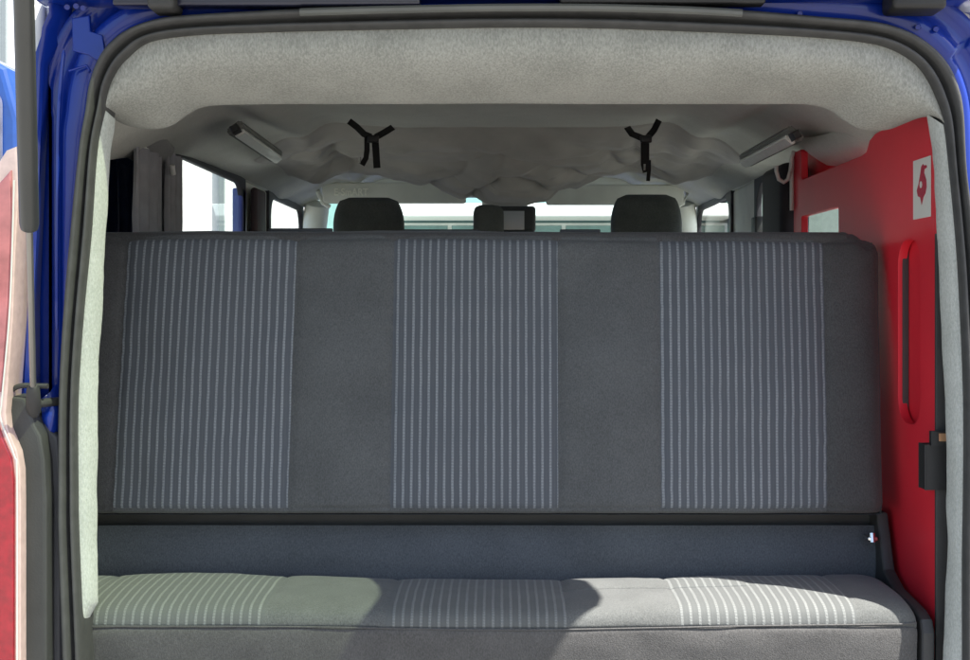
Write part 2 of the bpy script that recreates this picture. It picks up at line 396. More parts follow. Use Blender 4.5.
# upper crossmember and tailgate hinges along the very top
hb = B(); hb.box((-.74, 1.90, Z(-2)), (.80, 2.0, 2.03), .006); hb.build('roof_crossmember', M_blue, van)
hb = B(); hb.box(at(112, 5, 1.88), at(420, -20, 1.88) + Vector((0, .03, 0)), .004); hb.build('rain_gutter', plain('dark_blue_paint', (.012, .014, .035), .3, coat=.5), van)
hb = B(); hb.box(at(560, 3, 1.88), at(766, -20, 1.88) + Vector((0, .03, 0)), .004); hb.build('rain_gutter', M_black, van)
for (p0, p1) in ((146, 174), (893, 948)):
    hb = B(); hb.box(at(p0, 8, 1.86), at(p1, -22, 1.86) + Vector((0, .06, 0)), .008)
    hb.build('hinge', M_dkgrey if p0 < 500 else M_black, van)
for (px, py) in ((800, 14), (918, 27), (936, 29)):
    bo = B(); bo.tube([at(px, py, 1.94), at(px, py, 1.918)], [.006, .004], 10); bo.build('bolt', M_blue, van)

# left pillar outside face, corner and tail lamp
def column(name, prof_px, Y_list, mat, parent, auto=50):
    """vertical skin: prof_px = list of (py, [px...]) ; Y_list depth per column"""
    rows = [[Vector((X(x, y), y, Z(py, YO))) for x, y in zip(xs, Y_list)] for py, xs in prof_px]
    vs, fs = grid(rows); return mk(name, vs, fs, mat, parent, auto=auto)
column('corner_panel', [(-40, [72, 52, 47, 44]), (8, [72, 54, 49, 46]), (24, [66, 48, 42, 40]), (60, [52, 44, 38, 34]), (150, [46, 40, 36, 33]),
        (300, [40, 34, 28, 22]), (440, [40, 34, 22, 16]), (560, [40, 34, 22, 12]), (800, [40, 34, 22, 12])], [1.968, 1.93, 1.925, 2.3], M_blue, van)
# gutter back wall behind strut
mk('gutter_wall', [at(33, 150, 1.975), at(33, 60, 1.975), at(48, 15, 1.975), at(95, 10, 1.975), at(80, 150, 1.975), at(60, 800, 1.975), at(2, 800, 1.975), at(2, 300, 1.975), at(12, 160, 1.975)], [tuple(range(9))], M_blue, van, False)
lamp_out = [(16, 146), (18, 165), (18, 200), (15, 253), (12.5, 320), (7, 395), (5.5, 412), (7, 428), (17, 452), (20, 470), (20.5, 500), (20.5, 640), (21, 780), (-60, 780), (-60, 240), (-20, 190), (6, 150)]
def pxloop(pts, Y): return [(X(a, Y), Z(b, Y)) for a, b in pts]
tl = plate('tail_lamp', [pxloop(lamp_out, 1.85)], ('XZ', 1.85), .06, M_lens_pink, van, .004)
inner = [(10, 165), (11, 200), (9, 253), (5, 330), (-2, 395), (-4, 415), (3, 438), (12, 458), (14.5, 480), (14.5, 640), (14.5, 780), (-60, 780), (-60, 250), (-20, 200)]
plate('red_lens', [pxloop([p for p in inner if p[1] > 430 or p[0] < -50], 1.846)], ('XZ', 1.843), .012, M_lens_red, tl, .003)
plate('pink_lens', [pxloop([(11, 170), (12.5, 220), (9, 300), (2, 392), (-60, 395), (-60, 250)], 1.846)], ('XZ', 1.844), .01, plain('lens_pink', (.50, .16, .17), .12, coat=1, noise_amt=.25, nscale=30), tl, .003)
rb_ = B(); rb_.tube([at(x, y, 1.842) for x, y in crom([(14, 180), (12, 253), (9, 320), (2, 398), (1, 420), (14, 455), (17, 480), (17, 640), (17, 780)], 5)], .0013, 6); rb_.build('lens_rim', M_white, tl)
# black lower pillar covers
cov = [(7, 432), (6, 402), (10, 396), (24, 398), (30, 410), (34, 425), (40, 436), (44, 460), (46, 500), (46, 780), (10, 780), (10, 470)]
plate('pillar_cover', [pxloop(cov, 1.87)], ('XZ', 1.872), .06, M_dkgrey, van, .006)
cov2 = [(28, 424), (44, 424), (52, 432), (57, 437), (60, 470), (60, 780), (40, 780), (40, 470)]
plate('pillar_cover', [pxloop(cov2, 1.9)], ('XZ', 1.905), .05, plain('grey_vinyl', (.06, .06, .065), .55, bump=.2), van, .006)
cb = B(); cb.tube([at(x, y, 1.875) for x, y in crom([(8, 396), (12, 390), (20, 386), (30, 385.5), (40, 386), (48, 386)], 5)], .0042, 8); cb.build('cable', M_dkgrey, van)
mk('blue_bracket', *grid([[at(40, 400, 1.93), at(50, 392, 1.92), at(58, 382, 1.93)], [at(42, 415, 1.90), at(53, 412, 1.895), at(61, 405, 1.93)], [at(40, 428, 1.93), at(52, 432, 1.90), at(60, 436, 1.93)]]), M_blue, van)

# gas strut of the tailgate
s_top = at(22.5, -60, 1.42); s_bot = at(33.5, 404, 1.868)
d = s_bot - s_top
gs = B(); tt = .554; gs.tube([s_top, s_top + d * (tt - .012), s_top + d * tt], [.0122, .0132, .0118], 20); strut = gs.build('gas_strut', M_strut, van)
gr = B(); gr.tube([s_top + d * (tt - .01), s_bot - d * .03], .0047, 12); gr.build('rod', M_steel, strut)
gj = B(); gj.tube([s_bot - d * .05, s_bot - d * .04, s_bot + d * .01, s_bot + d * .03], [.006, .010, .0115, .008], 14); gj.tube([s_bot, s_bot + Vector((.02, .05, 0))], .007, 10); gj.build('ball_joint', M_dkgrey, strut)

# open tailgate above the opening (outside the top of the picture, shades the seat)
def tg(x, y): return Vector((x, y, 1.95 + .35 * (1.85 - y)))
def tg_slab(x0, x1, y0, y1, t=.035):
    a = [tg(x0, y0), tg(x1, y0), tg(x1, y1), tg(x0, y1)]; up = Vector((0, .33, .94)) * t
    return [*a, *[p + up for p in a]], [(0, 1, 2, 3), (7, 6, 5, 4), (0, 4, 5, 1), (1, 5, 6, 2), (2, 6, 7, 3), (3, 7, 4, 0)]
tgb = B()
for r_ in ((-.80, -.735, .75, 1.855), (-.735, .34, .75, 1.0)): tgb.add(*tg_slab(*r_))
RE = [(1.855, .27, .60), (1.83, .275, .63), (1.78, .30, .662), (1.72, .325, .69), (1.66, .345, .705), (1.62, .352, .706), (1.58, .354, .682), (1.53, .35, .668), (1.45, .34, .66), (.75, .34, .60)]  # unseen right frame, widened and curved to shape the shadow on the cushion
upv = Vector((0, .33, .94)) * .035; vv = []
for y_, a_, b_ in RE: vv += [tg(a_, y_), tg(b_, y_), tg(a_, y_) + upv, tg(b_, y_) + upv]
ff = []
for k in range(len(RE) - 1):
    o4 = 4 * k; ff += [(o4, o4 + 1, o4 + 5, o4 + 4), (o4 + 2, o4 + 6, o4 + 7, o4 + 3), (o4, o4 + 4, o4 + 6, o4 + 2), (o4 + 1, o4 + 3, o4 + 7, o4 + 5)]
ff += [(0, 2, 3, 1), (4 * len(RE) - 4, 4 * len(RE) - 3, 4 * len(RE) - 1, 4 * len(RE) - 2)]
tgb.add(vv, ff)
tgo = tgb.build('tailgate', M_blue, van, False)
gv, gf = tg_slab(-.735, .36, 1.0, 1.838, .005)
mk('tailgate_window', [p + Vector((0, .0033, .0094)) for p in gv], gf, M_tglass, tgo, False)
hb = B(); hb.box((-.78, 1.835, 1.945), (.80, 1.905, 2.0), .004); hb.build('hinge_cover', M_black, van)

# felt header across the top of the opening
HS = [(103, 108, 113, 119), (108, 85, 126, 125), (117, 67, 141, 128.5), (129, 54, 156, 129), (144, 42.5, 170, 125), (165, 37, 184, 115), (206, 33, 204, 106.5), (250, 31.5, 250, 104.5),
      (300, 30, 300, 104), (400, 28, 400, 104), (500, 26.3, 500, 103.5), (600, 27, 600, 104), (700, 30.5, 700, 104), (760, 33, 760, 104), (815, 36, 808, 104.5), (865, 41, 832, 110), (893, 48, 848, 121),
      (915, 61, 863, 129), (929, 78, 886, 130), (940, 102, 906, 123), (947, 127, 927, 114)]
HSd = crom(HS, 9)
rows = []
for j in range(26):
    t = j / 25; y = 1.915 + .115 * t ** 2.2
    r_ = []
    for k, (a, b, c, d_) in enumerate(HSd):
        px = a + (c - a) * t; py = b + (d_ - b) * t
        x, z = X(px, y), Z(py, y)
        n_ = .0035 * fbm(x * 7, z * 9, 3) * math.sin(math.pi * t)
        r_.append(Vector((x, y + n_ - .012 * math.sin(math.pi * t), z)))
    rows.append(r_)
last = rows[-1]
rows.append([p + Vector((-.004 * (1 if p.x > 0 else -1), .010, .002)) for p in last])
rows.append([p + Vector((0, .022, .012)) for p in last])
rows.append([p + Vector((.01 * (1 if p.x > 0 else -1), .03, .05)) for p in last])
rows.append([p + Vector((.02 * (1 if p.x > 0 else -1), .06, .14)) for p in last])
mk('header_lining', *grid(rows), M_felt, van)
# felt pillar strips
LS = [(103, 108, 115, 119), (95, 150, 111, 150), (89, 235, 105.5, 235), (81, 320, 102, 320), (76.5, 365, 98.8, 362), (76, 400, 98, 400), (76, 490, 97, 490), (77, 540, 97.5, 540), (80, 602, 98, 602), (81, 625, 85.5, 626), (82, 634, 82.5, 634)]
RS = [(947, 127, 927, 114), (950, 150, 932, 150), (952, 170, 933.5, 170), (958, 235, 937, 235), (962, 300, 940, 300), (966, 400, 945, 400), (966, 490, 947, 490), (965, 560, 947, 560), (965, 660, 943, 660), (965, 780, 943, 780)]
for S_, sg in ((LS, -1), (RS, 1)):
    D_ = [tuple(p + (q - p) * k / 8 for p, q in zip(A0, B0)) for A0, B0 in zip(S_, S_[1:]) for k in range(8)] + [S_[-1]]; rows = []
    for j in range(9):
        t = j / 8; y = 1.914 + .03 * t ** 2
        rows.append([Vector((X(a + (c - a) * t, y) + .0022 * fbm(2, b * .021, sg) * (t > .9), y, Z(b + (d_ - b) * t, y))) for a, b, c, d_ in D_])
    l_ = rows[-1]
    rows.append([p + Vector((sg * .002, .005, 0)) for p in l_])
    rows.append([p + Vector((sg * (.02 if sg > 0 else .05), .03, 0)) for p in l_])
    rows.append([p + Vector((sg * (.05 if sg > 0 else .09), .09, 0)) for p in l_])
    mk('pillar_lining', *grid(rows), M_trimfelt, van)

# roof lining: one sheet with coved sides, rails and padded bulges
def bump2(x, y, cx, cy, sx, sy, h): return h * math.exp(-((x - cx) / sx) ** 2 - ((y - cy) / sy) ** 2)
def roof_z(x, y):
    ax = abs(x)
    z = 1.945 - .03 * max(0, 3.6 - y) / 1.6
    if ax > .42: z -= .115 * ((ax - .42) / .38) ** 2.0
    z -= bump2(ax, y, .555, 2.9, .045, 5, .026)               # lengthways rail
    
    z -= bump2(ax, y, .60, 3.98, .09, .12, .060)
    z -= bump2(ax, y, .70, 3.45, .05, .22, .030)             # padding over the front doors
    z -= bump2(ax, y, .78, 2.30, .14, .42, .085)            # rear corner padding
    z += bump2(ax, y, .50, 3.35, .10, .20, .02)
    z -= bump2(0, y, 0, 4.35, 1, .10, .012)
    return z
rows = []
for j in range(110):
    y = 2.06 + (4.95 - 2.06) * j / 109
    rows.append([Vector((x, y, roof_z(x, y) + .003 * fbm(x * 5, y * 5, 1))) for x in [-.80 + 1.60 * i / 100 for i in range(101)]])
mk('roof_lining', *grid(rows, True), M_lining, van)

# outer roof skin
rows = []
for j in range(12):
    y = 1.90 + (5.0 - 1.90) * j / 11
    rows.append([Vector((x, y, 2.02 - .10 * (abs(x) / .9) ** 4)) for x in [-.79 + 1.69 * i / 30 for i in range(31)]])
mk('roof', *grid(rows), M_blue, van)

# walls
for sg in (-1, 1):
    xi, xo = .80 * sg, .825 * sg
    def wall(name, y0, y1, z0, z1, mat, par=van, inn=0.0):
        b = B(); b.box((min(xi + inn * sg, xo), y0, z0), (max(xi + inn * sg, xo), y1, z1), .01); return b.build(name, mat, par)
    ws = wall('side_wall', 2.02, 5.0, .35, 1.25, M_grey)
    b = B(); b.box((min(xo, xo + .02 * sg), 2.05, .3), (max(xo, xo + .02 * sg), 5.3, 1.25), .01); b.build('side_skin', M_blue, van)
    wall('window_header', 2.10, 4.95, 1.83, 1.97, M_grey)
    b = B(); b.box((min(xo, xo + .02 * sg), 2.32, 1.84), (max(xo, xo + .02 * sg), 5.0, 1.94), .01); b.build('side_skin', M_blue, van)
    wall('side_pillar', 2.065, 2.11, 1.25, 1.83, M_dkgrey)
    p0, p1 = (2.87, 2.95) if sg < 0 else (2.68, 2.80)
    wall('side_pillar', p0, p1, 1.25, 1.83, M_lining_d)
    wall('side_pillar', 3.78, 4.18, 1.25, 1.83, M_grey, inn=.012)
    for (y0, y1, dark) in ((2.10, p0, sg < 0), (p1, 3.78, False), (4.18, 4.90, False)):
        hz = 1.82
        fr = plate('side_window', [rrect(y0 - .01, 1.24, y1 + .01, hz + .02, .02), rrect(y0 + .03, 1.28, y1 - .03, hz - .01, .07, 8)], ('YZ', xi + .002 if sg > 0 else xi - .018), .016, M_darktrim, van, .003)
        pl = B(); pl.box((min(xo - .008 * sg, xo - .004 * sg), y0 + .02, 1.27), (max(xo - .008 * sg, xo - .004 * sg), y1 - .02, hz), 0); pl.build('pane', M_dglass if dark else M_glass, fr, False)
    # A pillar
    b = B(); b.tube([(sg * .86, 5.15, 1.1), (sg * .80, 4.98, 1.5), (sg * .74, 4.86, 1.84)], [.06, .05, .05], 12); b.build('windscreen_pillar', M_grey, van)
# purple door edge glimpsed past the left window
b = B(); b.box((-.835, 3.74, 1.25), (-.802, 3.80, 1.80), .006); b.build('door_edge', plain('violet_blue_paint', (.07, .09, .32), .3, coat=.8), van)
b = B(); b.box((-.798, 3.83, 1.25), (-.775, 3.98, 1.81), .01); b.build('door_post_trim', plain('maroon_brown_trim', (.07, .045, .05), .6), van)

# left corner lining below the roof padding (dark grey) + quarter window shade
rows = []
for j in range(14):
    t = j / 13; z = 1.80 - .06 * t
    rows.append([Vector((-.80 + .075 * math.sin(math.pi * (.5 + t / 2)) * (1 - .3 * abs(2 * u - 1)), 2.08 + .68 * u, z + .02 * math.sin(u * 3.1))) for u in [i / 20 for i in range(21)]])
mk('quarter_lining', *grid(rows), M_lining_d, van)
rows = []
for j in range(14):
    t = j / 13
    rows.append([Vector((.80 - (.085 * math.sin(math.pi * (.5 + t / 2))) , 2.08 + .80 * u, 1.81 - .075 * t + .03 * (2 * u - 1) ** 2)) for u in [i / 20 for i in range(21)]])
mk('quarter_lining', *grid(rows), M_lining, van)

# floor, front end, windscreen
b = B(); b.box((-.9, 1.93, .45), (.9, 5.3, .5)); b.build('floor', M_floor, van, False)
b = B(); b.box((-.86, 4.75, .5), (.86, 5.35, 1.18), .06); b.build('dashboard', M_dkgrey, van)
b = B(); b.box((-.92, 5.25, .3), (.92, 6.0, 1.12), .10); b.build('bonnet', M_blue, van)
b = B(); b.box((-.80, 4.88, 1.872), (.80, 4.98, 1.97), .02); b.build('windscreen_header', M_grey, van)
mk('windscreen', [(-.86, 5.36, 1.1), (.86, 5.36, 1.1), (.78, 4.93, 1.88), (-.78, 4.93, 1.88)], [(0, 1, 2, 3)], M_wglass, van, False)
b = B(); b.box((-.88, 1.96, .45), (.88, 2.0, .50)); b.build('rear_sill', M_blue, van)
b = B(); b.box((-.92, 1.82, .3), (.92, 1.94, .52), .03); b.build('bumper', M_dkgrey, van)
for x in (-.8, .8):
    for y in (2.5, 5.2):
        wb = B(); wb.tube([(x - .1, y, .33), (x + .1, y, .33)], .33, 28); wb.build('wheel', M_black, van)

# sun visors
def visor(x0, x1, z0, z1, y=4.66):
    b = B(); b.box((x0, y, z0), (x1, y + .022, z1), .010, 4, rot=None); return b.build('sun_visor', M_grey, van)
v1 = visor(X(322, 4.66), X(466, 4.66), Z(203.5, 4.66), Z(182, 4.66))
v2 = visor(X(546, 4.66), X(684, 4.66), Z(205, 4.66), Z(184, 4.66))
for v_, xx in ((v1, 322), (v2, 684)):
    b = B(); e = 1 if xx < 500 else -1
    b.tube([at(xx + 8 * e, 207, 4.67), at(xx + 1 * e, 203, 4.67), at(xx - 4 * e, 192, 4.68), at(xx - 1 * e, 180, 4.69), at(xx + 8 * e, 172, 4.70)], .009, 8); b.build('visor_arm', M_grey, v_)
fc = bpy.data.curves.new('t', 'FONT'); fc.body = 'E-SmART'; fc.size = .062; fc.extrude = .0008; fc.offset = .0012; fc.align_x = 'CENTER'; fc.align_y = 'CENTER'
to = bpy.data.objects.new('t', fc); COL.objects.link(to)
me = bpy.data.meshes.new_from_object(to.evaluated_get(bpy.context.evaluated_depsgraph_get()))
c_ = at(351, 192.3, 4.655); wmax = max(v.co.x for v in me.vertices) - min(v.co.x for v in me.vertices); sx_ = (34 * 4.655 / F) / wmax
mk('lettering', [(c_.x + v.co.x * sx_, c_.y - v.co.z, c_.z + v.co.y * .62) for v in me.vertices], [tuple(p.vertices) for p in me.polygons], M_ink, v1, False)
bpy.data.objects.remove(to); bpy.data.curves.remove(fc)

# interior mirror
mx_ = B(); mc = at(505, 219, 4.62); mx_.box(mc + Vector((-.118, -.014, -.052)), mc + Vector((.118, .016, .050)), .0145, 5); mir = mx_.build('rear_view_mirror', M_dkgrey, van)
mg = B(); mg.box(mc + Vector((-.102, -.016, -.042)), mc + Vector((.074, -.0125, .03)), .0); mg.build('mirror_glass', M_chrome, mir)
ms = B(); ms.tube([mc + Vector((0, .01, .04)), mc + Vector((0, .05, .10))], .016, 10); ms.box(mc + Vector((-.09, .02, .048)), mc + Vector((.09, .11, .085)), .015); ms.build('mirror_bracket', M_grey, mir)

# ------------------------------------------------------------------ front seats
def front_seat(px, ptop, name, label):
    c = at(px, 233, 4.35); t_ = thing(name, label, 'seat', (c.x, 4.35, .5), 'front seats with dark headrests')
    rows = []
    for j in range(17):
        v = j / 16; z = Z(236, 4.35) - .06 + v * (Z(ptop, 4.35) - Z(236, 4.35) + .06)
        w_ = .128 - .030 * max(0, (v - .45) / .55) ** 2.4
        r_ = []
        for k in range(32):
            a = 2 * math.pi * k / 32; ca, sa = math.cos(a), math.sin(a)
            ex = .55; tz = 1 if v < .9 else math.sqrt(max(0, 1 - ((v - .9) / .1) ** 2)) * .55 + .45
            r_.append(Vector((c.x + w_ * tz ** .35 * math.copysign(abs(ca) ** ex, ca), 4.35 + .055 * tz * math.copysign(abs(sa) ** ex, sa), z)))
        r_.append(r_[0]); rows.append(r_)
    vs, fs = grid(rows); n = 33
    fs.append(tuple(range(16 * n, 16 * n + 32))); fs.append(tuple(range(0, 32)))
    h = mk('headrest', vs, fs, M_headrest, t_)
    b = B()
    for s in (-.05, .05): b.tube([(c.x + s, 4.35, 1.46), (c.x + s, 4.35, 1.66)], .006, 8)
    b.build('headrest_posts', M_chrome, t_)
    b = B(); b.box((c.x - .24, 4.30, .9), (c.x + .24, 4.42, 1.56), .05, 4); b.build('backrest', M_headrest, t_)
    b = B(); b.box((c.x - .24, 4.36, .75), (c.x + .24, 4.74, .90), .05, 4); b.build('seat', M_headrest, t_)
    b = B(); b.box((c.x - .2, 4.30, .5), (c.x + .2, 4.7, .75), .02); b.build('base', M_black, t_)
front_seat(369, 198, 'front_seat', 'front seat whose dark headrest shows below the visor with pale lettering')
front_seat(646, 195, 'front_seat', 'front seat whose dark headrest shows to the right of the mirror')
c3 = at(488, 215, 4.1)
t3 = thing('front_seat', 'middle front seat with narrow headrest overlapping the mirror', 'seat', (c3.x, 4.1, .5), 'front seats with dark headrests')
b = B(); b.box((c3.x - .050, 4.06, 1.6), (c3.x + .054, 4.13, Z(205, 4.1)), .03, 5); b.build('headrest', M_headrest, t3)
b = B(); b.box((c3.x - .17, 4.06, .9), (c3.x + .17, 4.2, 1.60), .05, 4); b.build('backrest', M_headrest, t3)
b = B(); b.box((c3.x - .17, 4.2, .5), (c3.x + .17, 4.6, .9), .05, 4); b.build('seat', M_headrest, t3)

# ------------------------------------------------------------------ rear bench
bench = thing('rear_bench', 'wide dark grey rear bench with striped upholstery panels', 'bench seat', (-.05, 2.1, .5))
SEAM = [-.80, -.690, -.378, -.196, .106, .294, .596, .70]
# backrest
def bk(x, v):
    """front surface of the backrest: x at mid, v 0 bottom .. 1 top"""
    ztop = 1.5745 + .006 * math.exp(-((x + .3) / .5) ** 2)
    if x > .66: ztop -= .012 * min(1, (x - .66) / .012)
    ztop += .0025 * fbm(x * 4, 0, 5)
    z0 = 1.068
    xr = (.684 + .022 * v - .70)
    xx = x + (xr * max(0, (x - .0) / .70))
    r = .035; h = ztop - z0
    de = min((1 - v) * h, .704 - x)
    # corner rounding in plane
    d = 0
    if de < r: d = r * (1 - math.sqrt(max(0, 1 - ((r - de) / r) ** 2))) * .9
    db = v * h
    if db < .02: d += .02 * (1 - math.sqrt(max(0, 1 - ((.02 - db) / .02) ** 2)))
    y = 2.13 + .10 * v + d
    g_ = 0
    for s in SEAM[1:-1]: g_ += .0035 * math.exp(-((x - s) / .0035) ** 2)
    for a, b_ in zip(SEAM, SEAM[1:]):
        if a <= x <= b_: g_ -= .011 * math.sin(math.pi * (x - a) / (b_ - a)) ** .7 * math.sin(math.pi * min(1, max(0, v))) ** .5
    g_ += .0045 * fbm(x * 6, v * 3.2, 2) + .0012 * fbm(x * 4, v * 26, 7)
    for s in SEAM[1:-1]: g_ += .0016 * math.exp(-((x - s) / .02) ** 2) * math.sin(v * 95 + s * 40)
    g_ += .003 * math.exp(-((v * h - (h - .016)) / .003) ** 2)
    g_ += .003 * math.exp(-((v * h - .012) / .0025) ** 2)
    R0 = .030; cx, cz = .704 - R0, ztop - R0; zz = z0 + v * h
    if x > cx and zz > cz:                         # rounded top corner
        u_, w_ = (x - cx) / R0, (zz - cz) / R0
        xx += R0 * u_ * (math.sqrt(1 - w_ * w_ / 2) - 1); return Vector((xx, y + g_, cz + R0 * w_ * math.sqrt(1 - u_ * u_ / 2)))
    return Vector((xx, y + g_, z0 + v * h))
xs = []
for a, b_ in zip(SEAM, SEAM[1:]):
    n_ = max(8, int((b_ - a) / .008))
    xs += [a + (b_ - a) * i / n_ for i in range(n_)]
xs += [.70 + .0035 * i / 4 for i in range(1, 5)]; xs.append(.7039)
vsam = [0, .004, .01, .018, .023, .028, .036] + [.05 + .9 * i / 44 for i in range(45)] + [.958, .962, .966, .97, .975, .981, .987, .992, .996, .9985, 1]
rows = [[bk(x, v) for x in xs] for v in vsam]
vs, fs = grid(rows); n = len(xs)
uvs = [(x, v * .507) for v in vsam for x in xs]
fm = []
for j in range(len(vsam) - 1):
    for i in range(n - 1):
        xm = (xs[i] + xs[i + 1]) / 2; vm = (vsam[j] + vsam[j + 1]) / 2
        k = 0
        for q in (1, 3, 5):
            if SEAM[q] < xm < SEAM[q + 1] and .022 < vm < .966: k = 1
        if xm < SEAM[1] or xm > SEAM[6]: k = 2
        fm.append(k)
mk('backrest', vs, fs, None, bench, mats=[M_back_plain, M_stripe, M_back_side], fm=fm, uvs=uvs)
b = B(); b.add(*(lambda a: ([*a, *[p + Vector((0, .09, 0)) for p in a]], [(4, 5, 6, 7), (0, 4, 5, 1), (1, 5, 6, 2), (2, 6, 7, 3), (3, 7, 4, 0)]))([Vector((-.80, 2.145, 1.066)), Vector((.682, 2.145, 1.066)), Vector((.702, 2.262, 1.558)), Vector((-.80, 2.262, 1.572))]))
b.build('backrest_shell', M_back_side, bench, False)
b = B(); b.box((-.80, 2.235, 1.55), (.655, 2.30, 1.577), .012, 4); b.build('backrest_top_roll', M_back_side, bench)
# black edge strips standing on the top of the backrest
for p0, p1, dz in ((268, 333, .003), (403, 480, .001), (560, 600, .001)):
    b = B(); b.box(at(p0, 234, 2.30), at(p1, 230 - dz * 500, 2.31), .002); b.build('edge_clip', M_black, bench)
# lower back panel
rows = []
for j in range(24):
    v = j / 23
    rows.append([Vector((x, 2.215 - .012 * math.sin(math.pi * v) + .003 * fbm(x * 3, v * 2, 4), .90 + .134 * v)) for x in [-.80 + 1.51 * i / 120 for i in range(121)]])
mk('lower_panel', *grid(rows), M_panel, bench)
b = B(); b.box((-.80, 2.240, .90), (.695, 2.262, 1.09)); b.build('shade_backing', M_dkgrey, bench, False)  # dark backing stands in for the band of shade under the backrest
b = B(); b.box((.664, 2.165, 1.014), (.682, 2.195, 1.022), .002); b.tube([(.673, 2.172, 1.028), (.673, 2.168, 1.012)], .006, 10); b.build('buckle_tab', M_chrome, bench)

# seat cushion
CS = [-.83, -.69 + .0, -.385, -.185, .110, .294, .583, .684]
def arc_profile():
    P_ = [(1.985, .76), (1.972, .79), (1.962, .83), (1.956, .87), (1.9535, .895), (1.953, .908), (1.9545, .9145), (1.957, .9165), (1.9555, .9195), (1.9555, .924), (1.958, .932), (1.963, .9395), (1.972, .945), (1.985, .9485), (2.02, .952), (2.055, .9528), (2.068, .953), (2.072, .953), (2.074, .953), (2.076, .953), (2.078, .953), (2.082, .953), (2.095, .953), (2.12, .952), (2.165, .948), (2.19, .938), (2.20, .90)]
    return crom(P_, 3)
AP = arc_profile()
arc = [0]
for a, b_ in zip(AP, AP[1:]): arc.append(arc[-1] + math.hypot(b_[0] - a[0], b_[1] - a[1]))
iseam = min(range(len(AP)), key=lambda i: abs(AP[i][0] - 1.957) + abs(AP[i][1] - .9165))
xs = []
for a, b_ in zip(CS, CS[1:]):
    n_ = max(10, int((b_ - a) / .008)); xs += [a + (b_ - a) * i / n_ for i in range(n_)]
xs += [.684 - .0]
rows = []; uvs = []
for i, (y, z) in enumerate(AP):
    r_ = []
    for x in xs:
        top = max(0, min(1, (z - .90) / .04))
        puff = 0
        for a, b_ in zip(CS, CS[1:]):
            if a <= x <= b_: puff = math.sin(math.pi * (x - a) / (b_ - a)) ** .6
        inner_t = max(0, min(1, (y - 1.95) / .1)) * top
        dz = .003 * puff * inner_t + .006 * inner_t * math.exp(-((x + .55) / .18) ** 2) * max(0, (y - 2.0) / .17)
        for s in CS[1:-1]: dz -= .0015 * math.exp(-((x - s) / .003) ** 2) * top
        dz -= .006 * math.exp(-((x - .02) / .25) ** 2) * top - .004 * top * max(0, (x - .3) / .4)
        e = max(0, 1 - (.684 - x) / .035)             # right end rounding
        rnd = (1 - math.sqrt(max(0, 1 - e * e)))
        dy = .014 * rnd * (1 - inner_t) + .003 * fbm(x * 6, z * 10, 8)
        dz -= .016 * rnd * top
        # long seam across the top
        dz -= .009 * math.exp(-((y - 2.075) / .0022) ** 2) * inner_t * (1 if .115 < x < .43 else 0)
        dz += .0035 * math.exp(-((y - 2.12) / .03) ** 2) * (1 if .115 < x < .43 else 0)
        dz += .0022 * fbm(x * 8, y * 9, 9) * top
        r_.append(Vector((x, y + dy, z + dz))); uvs.append((x + .0005, arc[i]))
    rows.append(r_)
vs, fs = grid(rows); n = len(xs); fm = []
for j in range(len(AP) - 1):
    for i in range(n - 1):
        xm = (xs[i] + xs[i + 1]) / 2
        if j < iseam: k = 0
        else:
            k = 2
            for q in (1, 3, 5):
                if CS[q] < xm < CS[q + 1] or (q == 1 and xm < CS[1]): k = 1
        fm.append(k)
# end cap at the right
capv = [r_[-1] for r_ in rows]; m0 = len(vs)
vs += [Vector((.684, 2.08, .76))]; uvs += [(0, 0)]
for j in range(len(AP) - 1): fs.append(((j) * n + n - 1, m0, (j + 1) * n + n - 1)); fm.append(0)
mk('seat_cushion', vs, fs, None, bench, mats=[M_seat, M_stripe2, M_seat_plain], fm=fm, uvs=uvs)
b = B(); b.tube([(x, 1.9535 + .0 + .014 * (1 - math.sqrt(max(0, 1 - max(0, 1 - (.684 - x) / .035) ** 2))), .9185 - .006 * math.exp(-((x - .02) / .25) ** 2) + .004 * max(0, (x - .3) / .4)) for x in [-.82 + 1.50 * i / 120 for i in range(121)]], .0017, 6)
b.build('piping', M_seat, bench)
# side panel, base
plate('side_panel', [[(1.965, .60), (1.962, .905), (1.972, .925), (2.0, .935), (2.11, .945), (2.16, .965), (2.20, 1.06), (2.34, 1.06), (2.34, .60)]], ('YZ', .690), .022, M_dkgrey, bench, .006)
b = B(); b.box((-.80, 2.02, .5), (.68, 2.33, .78), .01); b.build('base', M_black, bench)

# ------------------------------------------------------------------ red board cabinet on the right
XC = .722
cab = thing('red_cabinet', 'red painted board cabinet with slot and square cutout along right wall', 'cabinet', (.76, 2.5, .5))
outl = [(1.992, .5), (1.992, 1.765), (2.24, 1.772), (2.31, 1.770), (2.345, 1.762), (2.365, 1.742), (2.40, 1.738), (2.868, 1.738), (2.874, 1.745), (2.876, 1.805), (2.885, 1.812), (2.94, 1.812), (2.95, 1.80), (2.95, .5)]
hole1 = rrect(2.56, 1.25, 2.875, 1.65, .008)
hole2 = rrect(2.062, 1.232, 2.176, 1.556, .045, 8)
face = plate('front_board', [outl, hole1, hole2], ('YZ', XC), .016, M_red, cab, .0015)
plate('slot_back', [rrect(1.995, 1.18, 2.25, 1.62, .01)], ('YZ', XC + .019), .008, M_red, cab)
b = B(); b.box((XC + .0075, 2.1735, 1.250), (XC + .0185, 2.1772, 1.538), .0005); b.build('slot_edge', M_grey if False else plain('grey_edge_strip', (.06, .05, .05), .6), cab)
b = B(); b.box((XC + .017, 2.93, .5), (.746, 2.947, 1.78), .001); b.build('end_board', M_red, cab)
plate('back_board', [[(2.45, 1.66), (2.45, 1.775), (2.70, 1.79), (2.9, 1.82), (3.07, 1.84), (3.07, 1.68)]], ('YZ', .785), .008, M_red, cab)
